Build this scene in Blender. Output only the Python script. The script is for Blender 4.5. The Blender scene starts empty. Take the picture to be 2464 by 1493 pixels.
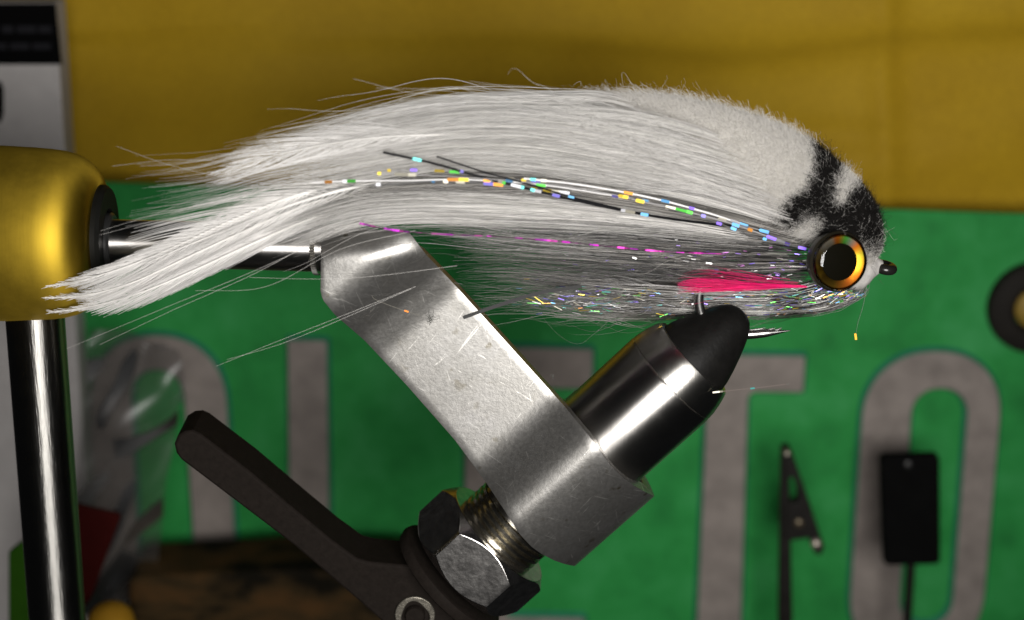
import bpy, bmesh, math, random
import numpy as np
from mathutils import Vector, Matrix, noise as mnoise

# ------------------------------------------------------------------ camera, world, lamps, exposure
SC = bpy.context.scene
CM = 0.01
TH = math.radians(16.0)          # the camera looks down a little
DIST = 30.0                      # cm to the hook plane
FPX = 4450.0                     # focal length in photo-reading pixels (2464 wide)
CX, CY = 1232.0, 746.5
CAM = np.array([0.0, -DIST*math.cos(TH), DIST*math.sin(TH)])
FW = np.array([0.0, math.cos(TH), -math.sin(TH)])
RT = np.array([1.0, 0.0, 0.0])
UP = np.array([0.0, math.sin(TH), math.cos(TH)])

cd = bpy.data.cameras.new('camera')
cam = bpy.data.objects.new('camera', cd)
SC.collection.objects.link(cam)
cam.location = CAM*CM
cam.rotation_euler = (math.pi/2 - TH, 0, 0)
cd.sensor_fit = 'HORIZONTAL'; cd.sensor_width = 36.0
cd.lens = 36.0*FPX/2464.0
cd.clip_start = 0.01; cd.clip_end = 20.0
cd.dof.use_dof = True
cd.dof.focus_distance = 0.298
cd.dof.aperture_fstop = 13.0
SC.camera = cam

w = bpy.data.worlds.new('World'); SC.world = w; w.use_nodes = True
w.node_tree.nodes['Background'].inputs[0].default_value = (0.9, 0.95, 1.0, 1)
w.node_tree.nodes['Background'].inputs[1].default_value = 0.006

def area(name, loc, target, size, size_y, power, col):
    l = bpy.data.lights.new(name, 'AREA'); l.shape = 'RECTANGLE'
    l.size = size*CM; l.size_y = size_y*CM; l.energy = power; l.color = col; l.spread = math.radians(88)
    o = bpy.data.objects.new(name, l); SC.collection.objects.link(o)
    o.location = np.array(loc)*CM
    d = Vector(target) - Vector(loc)
    o.rotation_euler = d.to_track_quat('-Z', 'Y').to_euler()
    return o
# bench lamp just above and to the right of the lens
kp = np.array([5.0, -31.5, 5.0])
area('key_lamp', kp, (1.5, 0, 0.8), 19, 13, 0.44, (1.0, 0.975, 0.94))

SC.view_settings.view_transform = 'Standard'
SC.view_settings.look = 'None'
SC.view_settings.exposure = 0.0
SC.view_settings.gamma = 1.0
SC.cycles.max_bounces = 8
SC.cycles.diffuse_bounces = 3
SC.cycles.transparent_max_bounces = 24
SC.cycles.sample_clamp_indirect = 4.0
SC.cycles.sample_clamp_direct = 0.0

rng = np.random.default_rng(7)
random.seed(7)

# ------------------------------------------------------------------ measuring helpers
def D(x, y, d=0.0):
    """point (cm) of the vertical plane at depth d that is seen at x, y of the photo"""
    x = np.asarray(x, float); y = np.asarray(y, float); d = np.asarray(d, float)
    x, y, d = np.broadcast_arrays(x, y, d)
    v = FW + ((x-CX)/FPX)[..., None]*RT - ((y-CY)/FPX)[..., None]*UP
    t = (d-CAM[1])/v[..., 1]
    return CAM + t[..., None]*v
def pxcm(d=0.0):                 # cm per photo pixel at depth d
    return (DIST+d*math.cos(TH))/FPX
def V(p): return Vector((float(p[0])*CM, float(p[1])*CM, float(p[2])*CM))

def catmull(pts, n):
    P = np.asarray(pts, float)
    if P.ndim == 1: P = P[:, None]
    k = len(P)
    Q = np.vstack([2*P[0]-P[1], P, 2*P[-1]-P[-2]])
    s = np.linspace(0, k-1-1e-9, n); i = s.astype(int); f = (s-i)[:, None]
    a, b, c, e = Q[i], Q[i+1], Q[i+2], Q[i+3]
    return 0.5*(2*b + (c-a)*f + (2*a-5*b+4*c-e)*f**2 + (3*b-a-3*c+e)*f**3)
def arc(pts, n):                 # smooth curve resampled evenly along its length
    q = catmull(pts, 240)
    L = np.r_[0, np.cumsum(np.linalg.norm(np.diff(q[:, :2], axis=0), axis=1))]
    s = np.linspace(0, L[-1], n)
    return np.stack([np.interp(s, L, q[:, j]) for j in range(q.shape[1])], 1)

# ------------------------------------------------------------------ object helpers
def empty(name, label, cat, loc=(0, 0, 0), group=None):
    o = bpy.data.objects.new(name, None); SC.collection.objects.link(o)
    o.location = V(loc); o.empty_display_size = 0.01
    o['label'] = label; o['category'] = cat
    if group: o['group'] = group
    return o
def put(o, parent):
    SC.collection.objects.link(o)
    if parent is not None:
        o.parent = parent
        if parent.parent is None and parent.type == 'EMPTY':
            o.location = -parent.location
    return o
def mesh(name, verts, faces, mat, parent=None, smooth=True, angle=35):
    me = bpy.data.meshes.new(name)
    me.from_pydata([tuple(np.asarray(v)*CM) for v in verts], [], faces)
    me.update()
    bm = bmesh.new(); bm.from_mesh(me)
    bmesh.ops.recalc_face_normals(bm, faces=bm.faces)
    bm.to_mesh(me); bm.free()
    if smooth:
        me.shade_smooth()
        me.set_sharp_from_angle(angle=math.radians(angle))
    me.materials.append(mat)
    return put(bpy.data.objects.new(name, me), parent)
def bevel(o, wid, seg=2, ang=40):
    m = o.modifiers.new('bevel', 'BEVEL'); m.width = wid*CM; m.segments = seg
    m.limit_method = 'ANGLE'; m.angle_limit = math.radians(ang)
    return o
def frame(axis):
    a = np.asarray(axis, float); a = a/np.linalg.norm(a)
    h = np.array([0, -1.0, 0]) if abs(a[1]) < 0.9 else np.array([0, 0, 1.0])
    u = h - a*np.dot(h, a); u /= np.linalg.norm(u)
    return a, u, np.cross(a, u)
def lathe(name, p0, axis, prof, mat, parent, seg=72, closed=False, rfun=None, angle=35):
    """prof: list of (t, r) in cm along axis from p0"""
    a, u, v = frame(axis)
    vs, fs = [], []
    n = len(prof)
    for t, r in prof:
        for k in range(seg):
            th = 2*math.pi*k/seg
            rr = rfun(t, r, th) if rfun else r
            vs.append(np.asarray(p0) + a*t + (u*math.cos(th)+v*math.sin(th))*max(rr, 1e-5))
    for i in range(n-1 if not closed else n):
        j = (i+1) % n
        for k in range(seg):
            l = (k+1) % seg
            fs.append((i*seg+k, i*seg+l, j*seg+l, j*seg+k))
    if not closed:
        fs.append(tuple(range(seg))); fs.append(tuple((n-1)*seg+k for k in range(seg)))
    return mesh(name, vs, fs, mat, parent, angle=angle)
def tube_geo(P, R, seg=10, vs=None, fs=None):
    vs = [] if vs is None else vs; fs = [] if fs is None else fs
    P = np.asarray(P, float); n = len(P); base = len(vs)
    R = np.broadcast_to(np.asarray(R, float), (n,))
    T = np.gradient(P, axis=0)
    u = None
    for i in range(n):
        a = T[i]/np.linalg.norm(T[i])
        if u is None: _, u, _ = frame(a)
        u = u - a*np.dot(u, a); u /= np.linalg.norm(u); v = np.cross(a, u)
        for k in range(seg):
            th = 2*math.pi*k/seg
            vs.append(P[i] + (u*math.cos(th)+v*math.sin(th))*R[i])
    for i in range(n-1):
        for k in range(seg):
            l = (k+1) % seg
            fs.append((base+i*seg+k, base+i*seg+l, base+(i+1)*seg+l, base+(i+1)*seg+k))
    fs.append(tuple(base+k for k in range(seg))); fs.append(tuple(base+(n-1)*seg+k for k in range(seg)))
    return vs, fs
def prism(name, loop, d0, d1, mat, parent, bev=0.0, px=True, seg=2):
    """extrude an outline (photo readings on plane d0) from depth d0 back to d1"""
    L = np.asarray(loop, float)
    A = D(L[:, 0], L[:, 1], d0) if px else L
    B = A.copy(); B[:, 1] += d1-d0
    n = len(A)
    fs = [tuple(range(n)), tuple(range(2*n-1, n-1, -1))]
    fs += [(i, (i+1) % n, n+(i+1) % n, n+i) for i in range(n)]
    o = mesh(name, list(A)+list(B), fs, mat, parent, angle=30)
    if bev: bevel(o, bev, seg)
    return o
def curves(name, P, R, mat, parent, tint=None, stuff=True):
    """P (n,k,3) cm, R (n,k) cm: hair strands"""
    n, k = P.shape[:2]
    c = bpy.data.hair_curves.new(name)
    c.add_curves([k]*n)
    c.attributes['position'].data.foreach_set('vector', (P*CM).astype(np.float32).ravel())
    ra = c.attributes.get('radius') or c.attributes.new('radius', 'FLOAT', 'POINT')
    ra.data.foreach_set('value', (R*CM).astype(np.float32).ravel())
    if tint is None: tint = np.ones((n, 3))
    ta = c.attributes.new('tint', 'FLOAT_COLOR', 'CURVE')
    ta.data.foreach_set('color', np.c_[tint, np.ones(n)].astype(np.float32).ravel())
    c.materials.append(mat)
    o = bpy.data.objects.new(name, c)
    if stuff: o['kind'] = 'stuff'
    return put(o, parent)

# ------------------------------------------------------------------ materials
def nt(name):
    m = bpy.data.materials.new(name); m.use_nodes = True
    t = m.node_tree; b = t.nodes['Principled BSDF']
    return m, t, b
def N(t, kind, **kw):
    n = t.nodes.new(kind)
    for k, v in kw.items():
        if k.startswith('_'): setattr(n, k[1:], v)
        else: n.inputs[k.replace('_', ' ')].default_value = v
    return n
def ramp(t, fac, stops):
    r = t.nodes.new('ShaderNodeValToRGB')
    while len(r.color_ramp.elements) < len(stops): r.color_ramp.elements.new(0.5)
    for e, (p, c) in zip(r.color_ramp.elements, stops):
        e.position = p; e.color = (*c, 1) if len(c) == 3 else c
    t.links.new(fac, r.inputs[0]); return r.outputs[0]
def g(v): return (v, v, v)
def basic(name, col, rough, metal=0.0, var=0.12, scale=300, bump=0.0, bscale=None, spec=None):
    m, t, b = nt(name)
    tc = t.nodes.new('ShaderNodeTexCoord')
    nz = N(t, 'ShaderNodeTexNoise', Scale=scale, Detail=6, Roughness=0.6)
    t.links.new(tc.outputs['Object'], nz.inputs['Vector'])
    c0 = tuple(x*(1-var) for x in col); c1 = tuple(min(1, x*(1+var)) for x in col)
    t.links.new(ramp(t, nz.outputs['Fac'], [(0.3, c0), (0.7, c1)]), b.inputs['Base Color'])
    b.inputs['Metallic'].default_value = metal
    mr = N(t, 'ShaderNodeMapRange', To_Min=max(0.02, rough*0.8), To_Max=min(1, rough*1.2))
    t.links.new(nz.outputs['Fac'], mr.inputs['Value'])
    t.links.new(mr.outputs['Result'], b.inputs['Roughness'])
    if spec is not None: b.inputs['Specular IOR Level'].default_value = spec
    if bump:
        n2 = N(t, 'ShaderNodeTexNoise', Scale=bscale or scale*3, Detail=4)
        t.links.new(tc.outputs['Object'], n2.inputs['Vector'])
        bp = N(t, 'ShaderNodeBump', Strength=bump, Distance=0.0003)
        t.links.new(n2.outputs['Fac'], bp.inputs['Height'])
        t.links.new(bp.outputs['Normal'], b.inputs['Normal'])
    return m
def satin_steel():
    m, t, b = nt('satin_steel')
    tc = t.nodes.new('ShaderNodeTexCoord')
    big = N(t, 'ShaderNodeTexNoise', Scale=90, Detail=5, Roughness=0.65)
    fine = N(t, 'ShaderNodeTexNoise', Scale=1500, Detail=3, Roughness=0.7)
    spk = N(t, 'ShaderNodeTexNoise', Scale=420, Detail=2, Roughness=0.4)
    msk = N(t, 'ShaderNodeTexNoise', Scale=70, Detail=1)
    for n_ in (big, fine, spk, msk): t.links.new(tc.outputs['Object'], n_.inputs['Vector'])
    base = ramp(t, big.outputs['Fac'], [(0.3, (0.30, 0.29, 0.27)), (0.55, (0.36, 0.35, 0.335)), (0.75, (0.41, 0.40, 0.395))])
    fn = ramp(t, fine.outputs['Fac'], [(0.3, g(0.80)), (0.7, g(1.0))])
    mx = N(t, 'ShaderNodeMix', _data_type='RGBA', _blend_type='MULTIPLY'); mx.inputs['Factor'].default_value = 0.8
    t.links.new(base, mx.inputs[6]); t.links.new(fn, mx.inputs[7])
    # small dark pits and tarnish specks
    add = N(t, 'ShaderNodeMath', _operation='MULTIPLY')
    t.links.new(ramp(t, spk.outputs['Fac'], [(0.66, g(0)), (0.72, g(1))]), add.inputs[0])
    t.links.new(ramp(t, msk.outputs['Fac'], [(0.45, g(0.1)), (0.62, g(1))]), add.inputs[1])
    m2 = N(t, 'ShaderNodeMix', _data_type='RGBA')
    t.links.new(add.outputs[0], m2.inputs['Factor'])
    t.links.new(mx.outputs[2], m2.inputs[6]); m2.inputs[7].default_value = (0.16, 0.14, 0.10, 1)
    # hairline scratches in two directions, thickest near the shaft
    last = m2.outputs[2]
    for rot, seed in ((0.5, 1.7), (-0.9, 7.3), (1.3, 3.1)):
        mp = N(t, 'ShaderNodeMapping', _vector_type='TEXTURE'); mp.inputs['Rotation'].default_value = (0, rot, 0)
        mp.inputs['Scale'].default_value = (1/150, 1/60, 1/2600); mp.inputs['Location'].default_value = (seed, 0, seed)
        sn = N(t, 'ShaderNodeTexNoise', Scale=1.0, Detail=2, Distortion=0.9)
        t.links.new(tc.outputs['Object'], mp.inputs['Vector']); t.links.new(mp.outputs['Vector'], sn.inputs['Vector'])
        m3 = N(t, 'ShaderNodeMix', _data_type='RGBA'); t.links.new(ramp(t, sn.outputs['Fac'], [(0.69, g(0)), (0.73, g(0.45))]), m3.inputs['Factor'])
        t.links.new(last, m3.inputs[6]); m3.inputs[7].default_value = (0.8, 0.78, 0.74, 1); last = m3.outputs[2]
    t.links.new(last, b.inputs['Base Color'])
    b.inputs['Metallic'].default_value = 0.92
    rr = N(t, 'ShaderNodeMapRange', To_Min=0.31, To_Max=0.43)
    t.links.new(fine.outputs['Fac'], rr.inputs['Value']); t.links.new(rr.outputs['Result'], b.inputs['Roughness'])
    bp = N(t, 'ShaderNodeBump', Strength=0.10, Distance=0.0002)
    t.links.new(fine.outputs['Fac'], bp.inputs['Height']); t.links.new(bp.outputs['Normal'], b.inputs['Normal'])
    return m
def polished(name, col, rough, axis_rot, bump=0.05, axis=None, aniso=0.68, even=False):
    """turned metal: fine lines round the axis, a few smudges"""
    m, t, b = nt(name)
    tc = t.nodes.new('ShaderNodeTexCoord')
    mp = N(t, 'ShaderNodeMapping'); mp.inputs['Rotation'].default_value = axis_rot
    mp.inputs['Scale'].default_value = (4000, 250, 250)
    ln = N(t, 'ShaderNodeTexNoise', Scale=1.0, Detail=2)
    t.links.new(tc.outputs['Object'], mp.inputs['Vector']); t.links.new(mp.outputs['Vector'], ln.inputs['Vector'])
    nz = N(t, 'ShaderNodeTexNoise', Scale=220, Detail=5, Roughness=0.7)
    t.links.new(tc.outputs['Object'], nz.inputs['Vector'])
    t.links.new(ramp(t, nz.outputs['Fac'], [(0.3, tuple(c*0.85 for c in col)), (0.7, col)]), b.inputs['Base Color'])
    b.inputs['Metallic'].default_value = 1.0
    rr = ramp(t, nz.outputs['Fac'], [(0.3, g(rough*0.96)), (0.7, g(rough*1.05))] if even else [(0.5, g(rough)), (0.68, g(rough*1.12)), (0.78, g(min(1, rough*1.8)))])
    t.links.new(rr, b.inputs['Roughness'])
    bp = N(t, 'ShaderNodeBump', Strength=bump, Distance=0.0001)
    t.links.new(ln.outputs['Fac'], bp.inputs['Height']); t.links.new(bp.outputs['Normal'], b.inputs['Normal'])
    if axis is not None:          # fine turning grooves spread the shine along the axis
        cv = N(t, 'ShaderNodeCombineXYZ'); a_ = np.asarray(axis)/np.linalg.norm(axis)
        for q in range(3): cv.inputs[q].default_value = float(a_[q])
        t.links.new(cv.outputs[0], b.inputs['Tangent']); b.inputs['Anisotropic'].default_value = aniso
    return m
def hair_mat(name, col, rough=0.45, trans=0.25, spec=0.5, sheen=0.0):
    m, t, b = nt(name)
    at = N(t, 'ShaderNodeAttribute', _attribute_name='tint')
    mx = N(t, 'ShaderNodeMix', _data_type='RGBA', _blend_type='MULTIPLY'); mx.inputs['Factor'].default_value = 1.0
    mx.inputs[6].default_value = (*col, 1); t.links.new(at.outputs['Color'], mx.inputs[7])
    t.links.new(mx.outputs[2], b.inputs['Base Color'])
    b.inputs['Roughness'].default_value = rough; b.inputs['Specular IOR Level'].default_value = spec
    if trans:
        tr = t.nodes.new('ShaderNodeBsdfTranslucent'); ms = t.nodes.new('ShaderNodeMixShader')
        ms.inputs[0].default_value = trans
        t.links.new(mx.outputs[2], tr.inputs['Color'])
        t.links.new(b.outputs[0], ms.inputs[1]); t.links.new(tr.outputs[0], ms.inputs[2])
        t.links.new(ms.outputs[0], t.nodes['Material Output'].inputs['Surface'])
    return m
def foil_mat(name, rough=0.28, metal=0.85):
    m, t, b = nt(name)
    at = N(t, 'ShaderNodeAttribute', _attribute_name='tint')
    t.links.new(at.outputs['Color'], b.inputs['Base Color'])
    b.inputs['Metallic'].default_value = metal; b.inputs['Roughness'].default_value = rough
    if metal == 0: b.inputs['Specular IOR Level'].default_value = 0.1
    return m

M_SATIN = satin_steel()
M_BARREL = polished('polished_steel', (0.62, 0.60, 0.57), 0.34, (0, math.radians(41), 0), 0.05, (0.75, 0, 0.66), 0.93)
M_RING = polished('brushed_steel', (0.66, 0.64, 0.60), 0.36, (0, math.radians(41), 0), 0.08, (0.75, 0, 0.66), 0.88)
M_SHAFT = polished('shaft_steel', (0.66, 0.64, 0.62), 0.36, (0, 0, 0), 0.05, (1, 0, 0), 0.93)
M_POST = polished('post_steel', (0.36, 0.35, 0.33), 0.34, (0, math.radians(90), 0), 0.35, (0, 0, 1), 0.94)
M_NUT = basic('nut_steel', (0.60, 0.58, 0.56), 0.22, 1.0, 0.25, 600, 0.10, 1200)
M_THREAD = basic('thread_steel', (0.50, 0.47, 0.40), 0.2, 1.0, 0.2, 500, 0.1)
M_BLACK = basic('black_oxide', (0.006, 0.0057, 0.0053), 0.5, 0.0, 0.25, 500, 0.15, 1500, 0.10)
M_LEVER = basic('lever_oxide', (0.012, 0.0095, 0.008), 0.65, 0.0, 0.2, 900, 0.2, 2500, 0.03)
M_RINGCLIP = basic('clip_steel', (0.26, 0.24, 0.2), 0.4, 0.9, 0.25, 900, 0.2)
M_BRASS = polished('satin_brass', (0.42, 0.285, 0.028), 0.52, (0, 0, 0), 0.03, (1, 0, 0), 0.7, True)
M_BRASS.node_tree.nodes['Principled BSDF'].inputs['Anisotropic Rotation'].default_value = 0.25
M_SEAL = basic('dark_seal', (0.008, 0.008, 0.007), 0.5, 0.0, 0.2, 300, spec=0.1)

# ================================================================== THE SETTING BEHIND THE VISE
BG = 12.0                        # depth of the number plate
# --- ochre paper sheet, creased
def paper_mat():
    m, t, b = nt('ochre_paper')
    tc = t.nodes.new('ShaderNodeTexCoord')
    n1 = N(t, 'ShaderNodeTexNoise', Scale=25, Detail=5, Roughness=0.6)
    n2 = N(t, 'ShaderNodeTexNoise', Scale=900, Detail=3, Roughness=0.7)
    for n_ in (n1, n2): t.links.new(tc.outputs['Object'], n_.inputs['Vector'])
    c = ramp(t, n1.outputs['Fac'], [(0.3, (0.335, 0.205, 0.011)), (0.7, (0.425, 0.270, 0.015))])
    f = ramp(t, n2.outputs['Fac'], [(0.3, g(0.82)), (0.7, g(1.0))])
    mx = N(t, 'ShaderNodeMix', _data_type='RGBA', _blend_type='MULTIPLY'); mx.inputs['Factor'].default_value = 1
    t.links.new(c, mx.inputs[6]); t.links.new(f, mx.inputs[7]); t.links.new(mx.outputs[2], b.inputs['Base Color'])
    b.inputs['Roughness'].default_value = 0.6; b.inputs['Specular IOR Level'].default_value = 0.06
    return m
def smooth(e0, e1, x):
    t = np.clip((x-e0)/(e1-e0), 0, 1); return t*t*(3-2*t)
def paper_depth(x, y):
    d = 0.0
    # long crease falling from the left, dipping in the middle and rising to the right
    yc = 105 + 8*np.sin(x/260.0) + 34*np.exp(-((x-1720)/260.0)**2) - 25*smooth(1800, 2200, x)
    d += 0.17*np.tanh((y-yc)/34.0)*np.exp(-np.abs(y-yc)/210.0)
    yc2 = 60 + (700-x)*0.06
    d += 0.12*np.tanh((y-yc2)/24.0)*np.exp(-np.abs(y-yc2)/70.0)*smooth(1000, 500, x)
    # vertical fold at the right
    xc = 2128 + 0.02*(y-200)
    d += -0.20*np.exp(-((x-xc)/34.0)**2) + 0.10*np.tanh((x-xc)/60)
    d += 0.30*np.sin(x/420.0+1.0)*np.cos(y/230.0+x/900.0) + 0.24*np.sin(x/190.0+y/120.0)*np.cos(y/95.0-x/310.0)
    d += 0.22*np.exp(-((x-1960)/330.0)**2-((y-330)/45.0)**2)
    return d
xs = np.linspace(-250, 2750, 200); ys = np.linspace(-160, 660, 90)
X, Y = np.meshgrid(xs, ys)
PD = paper_depth(X, Y)
Pp = D(X, Y, BG+1.3); Pp[..., 1] += PD*0.9
nx, ny = len(xs), len(ys)
vv = Pp.reshape(-1, 3)
ff = [(j*nx+i, j*nx+i+1, (j+1)*nx+i+1, (j+1)*nx+i) for j in range(ny-1) for i in range(nx-1)]
paper = mesh('paper_sheet', vv, ff, paper_mat(), None, angle=180)
so = paper.modifiers.new('thickness', 'SOLIDIFY'); so.thickness = 0.03*CM; so.offset = 1
paper['label'] = 'ochre yellow paper sheet with soft creases hanging behind the fly'; paper['category'] = 'paper'

# --- green number plate
def plate_mat():
    m, t, b = nt('plate_green')
    tc = t.nodes.new('ShaderNodeTexCoord')
    n1 = N(t, 'ShaderNodeTexNoise', Scale=60, Detail=6, Roughness=0.65)
    n2 = N(t, 'ShaderNodeTexNoise', Scale=500, Detail=3)
    for n_ in (n1, n2): t.links.new(tc.outputs['Object'], n_.inputs['Vector'])
    c = ramp(t, n1.outputs['Fac'], [(0.28, (0.012, 0.140, 0.030)), (0.5, (0.020, 0.210, 0.045)), (0.75, (0.040, 0.262, 0.078))])
    t.links.new(c, b.inputs['Base Color'])
    b.inputs['Roughness'].default_value = 0.55; b.inputs['Specular IOR Level'].default_value = 0.10
    bp = N(t, 'ShaderNodeBump', Strength=0.1, Distance=0.0003)
    t.links.new(n2.outputs['Fac'], bp.inputs['Height']); t.links.new(bp.outputs['Normal'], b.inputs['Normal'])
    return m
M_PLATE = plate_mat()
M_LETTER = basic('letter_paint', (0.195, 0.170, 0.154), 0.55, 0.0, 0.22, 160, 0.1, 1500, 0.1)
M_TEAL = basic('letter_edge_teal', (0.02, 0.17, 0.10), 0.5, 0.0, 0.1, 500)  # teal on the sloped sides of the raised characters
plate = empty('number_plate', 'green metal number plate with big grey raised characters behind the vise', 'number plate', D(1232, 1700, BG))
prism('plate_sheet', [(-60, 428), (600, 451), (1300, 475), (2100, 503), (2720, 524), (2680, 1720), (-40, 1700)], BG, BG+0.12, M_PLATE, plate, 0.02)
def stadium(xl, xr, yt, yb, n=28):
    """outline with round top and bottom; xl, xr: functions of y; superellipse corners"""
    r = (xr(yt+150)-xl(yt+150))/2
    pts = []
    for k in range(n+1):
        a = math.pi*(1-k/n)
        yy = yt + r*1.0*(1-math.sin(a)**0.9)
        cxm = (xl(yy)+xr(yy))/2; rr = (xr(yy)-xl(yy))/2
        pts.append((cxm+rr*math.copysign(abs(math.cos(a))**0.92, math.cos(a)), yy))
    for k in range(n+1):
        a = math.pi*k/n
        yy = yb - r*(1-math.sin(a)**0.9)
        cxm = (xl(yy)+xr(yy))/2; rr = (xr(yy)-xl(yy))/2
        pts.append((cxm+rr*math.copysign(abs(math.cos(a))**0.92, math.cos(a)), yy))
    return pts
def lin(x0, y0, x1, y1): return lambda y: x0+(x1-x0)*(y-y0)/(y1-y0)
def ring_char(name, outer, inner):
    O = np.array(outer); I = np.array(inner); n = len(O)
    h = 0.16
    def layer(P, d, shrink=0.0):
        q = D(P[:, 0], P[:, 1], BG); q[:, 1] += d-BG; return q
    def off(P, amt):               # shift outline along its normal, px
        T = np.roll(P, -1, 0)-np.roll(P, 1, 0); T /= np.linalg.norm(T, axis=1)[:, None]+1e-9
        return P + np.stack([T[:, 1], -T[:, 0]], 1)*amt
    sgn = 1
    O2 = off(O, -9*sgn); 
    if np.ptp(O2[:, 0]) > np.ptp(O[:, 0]): O2 = off(O, 9)
    I2 = off(I, 9)
    if np.ptp(I2[:, 0]) < np.ptp(I[:, 0]): I2 = off(I, -9)
    vs = list(layer(O, BG-0.004)) + list(layer(O2, BG-h)) + list(layer(I2, BG-h)) + list(layer(I, BG-0.004))
    fs = []
    for L in range(3):
        for i in range(n):
            j = (i+1) % n
            fs.append((L*n+i, L*n+j, (L+1)*n+j, (L+1)*n+i))
    o = mesh(name, vs, fs, M_LETTER, plate, angle=25)
    o.data.materials.append(M_TEAL)
    for f in o.data.polygons:
        if f.index < n or f.index >= 2*n: f.material_index = 1
    return o
def solid_char(name, outline):
    O = np.array(outline, float); n = len(O)
    c = np.array(O)
    T1 = O-np.roll(O, 1, 0); T2 = np.roll(O, -1, 0)-O
    T1 /= np.linalg.norm(T1, axis=1)[:, None]; T2 /= np.linalg.norm(T2, axis=1)[:, None]
    area2 = np.sum(O[:, 0]*np.roll(O[:, 1], -1)-np.roll(O[:, 0], -1)*O[:, 1])
    s = 1 if area2 > 0 else -1
    n1 = np.stack([-T1[:, 1], T1[:, 0]], 1)*s; n2 = np.stack([-T2[:, 1], T2[:, 0]], 1)*s
    O2 = O + (n1+n2)/(1+np.sum(n1*n2, 1))[:, None]*9
    a = D(O[:, 0], O[:, 1], BG); a[:, 1] -= 0.004
    b = D(O2[:, 0], O2[:, 1], BG); b[:, 1] -= 0.16
    fs = [(i, (i+1) % n, n+(i+1) % n, n+i) for i in range(n)] + [tuple(n+i for i in range(n))]
    o = mesh(name, list(a)+list(b), fs, M_LETTER, plate, angle=25)
    o.data.materials.append(M_TEAL)
    for f in o.data.polygons:
        if f.index < n: f.material_index = 1
    return o
def rounded(poly, r=14, n=4):
    out = []
    P = np.array(poly, float); k = len(P)
    for i in range(k):
        p, a, b = P[i], P[i-1], P[(i+1) % k]
        u = (a-p)/np.linalg.norm(a-p); v = (b-p)/np.linalg.norm(b-p)
        q0, q1 = p+u*r, p+v*r
        for j in range(n+1):
            t = j/n
            out.append((1-t)**2*q0 + 2*t*(1-t)*p + t*t*q1)
    return out
ring_char('raised_zero', stadium(lin(216, 1000, 226, 1360), lin(558, 1000, 580, 1360), 795, 1570),
          stadium(lin(330, 1000, 345, 1360), lin(441, 1000, 465, 1360), 893, 1470))
solid_char('raised_bar', rounded([(686, 805), (796, 808), (806, 1572), (694, 1568)]))
solid_char('raised_letter', rounded([(1116, 820), (1434, 828), (1433, 940), (1228, 936), (1226, 1150), (1384, 1153), (1382, 1258), (1224, 1255),
                                     (1222, 1470), (1414, 1473), (1413, 1586), (1106, 1580)]))
solid_char('raised_letter', rounded([(1556, 838), (1944, 845), (1938, 948), (1806, 946), (1786, 1588), (1664, 1585), (1692, 944), (1554, 940)]))
ring_char('raised_zero', stadium(lin(2063, 1000, 2035, 1440), lin(2410, 1000, 2368, 1480), 833, 1592),
          stadium(lin(2197, 1000, 2172, 1400), lin(2315, 1000, 2278, 1480), 938, 1490))
# grommet and screw at the right edge of the plate
gro = empty('plate_grommet', 'dark rubber washer with dull brass screw at the right edge of the green plate', 'washer', D(2486, 738, BG))
s_ = pxcm(BG)
gp = D(2486, 738, BG); ax = (0, -1, 0)
lathe('rubber_ring', gp, ax, [(0.005, 52*s_), (0.25, 54*s_), (0.36, 66*s_), (0.36, 96*s_), (0.25, 113*s_), (0.005, 116*s_)], basic('black_rubber', (0.012, 0.0105, 0.009), 0.7, 0, 0.2, 300, spec=0.1), gro, closed=True)
lathe('screw_head', gp, ax, [(0.006, 50*s_), (0.22, 50*s_), (0.30, 40*s_), (0.34, 15*s_), (0.35, 0.001)], basic('dull_brass', (0.20, 0.13, 0.015), 0.6, 0.2, 0.2, 300), gro)

# --- white carton with black label, top left
M_CARD = basic('white_card', (0.34, 0.322, 0.315), 0.55, 0, 0.06, 300)
M_INK = basic('black_ink', (0.002, 0.002, 0.002), 0.8, 0, 0.1, 300, spec=0.02)
M_DIMINK = basic('grey_ink', (0.012, 0.012, 0.014), 0.8, 0, 0.1, 300, spec=0.02)
BX = 10.6
carton = empty('white_carton', 'pale grey carton with a black printed band at its top, behind the brass housing', 'carton', D(20, 1500, BX))
prism('carton_body', [(-330, 6), (133, 6), (232, 1560), (-300, 1560)], BX, BX+0.9, M_CARD, carton, 0.05)
def decal(name, poly, d, mat, parent, th=0.01):
    return prism(name, poly, d-th, d-0.003, mat, parent)
decal('black_band', [(-320, 10), (134, 8), (149, 156), (-310, 156)], BX, M_INK, carton)
for i, (y0, y1, segs) in enumerate([(62, 80, [(-60, -8), (4, 32), (40, 86), (92, 124)]), (104, 120, [(-50, 16), (24, 70), (78, 122)])]):
    for a, b_ in segs:
        decal('faint_print', [(a, y0), (b_, y0), (b_+1, y1), (a+1, y1)], BX-0.012, M_DIMINK, carton)
decal('black_print', [(-90, 196), (2, 196), (9, 215), (9, 275), (2, 295), (-90, 295)], BX, M_INK, carton)

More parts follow.
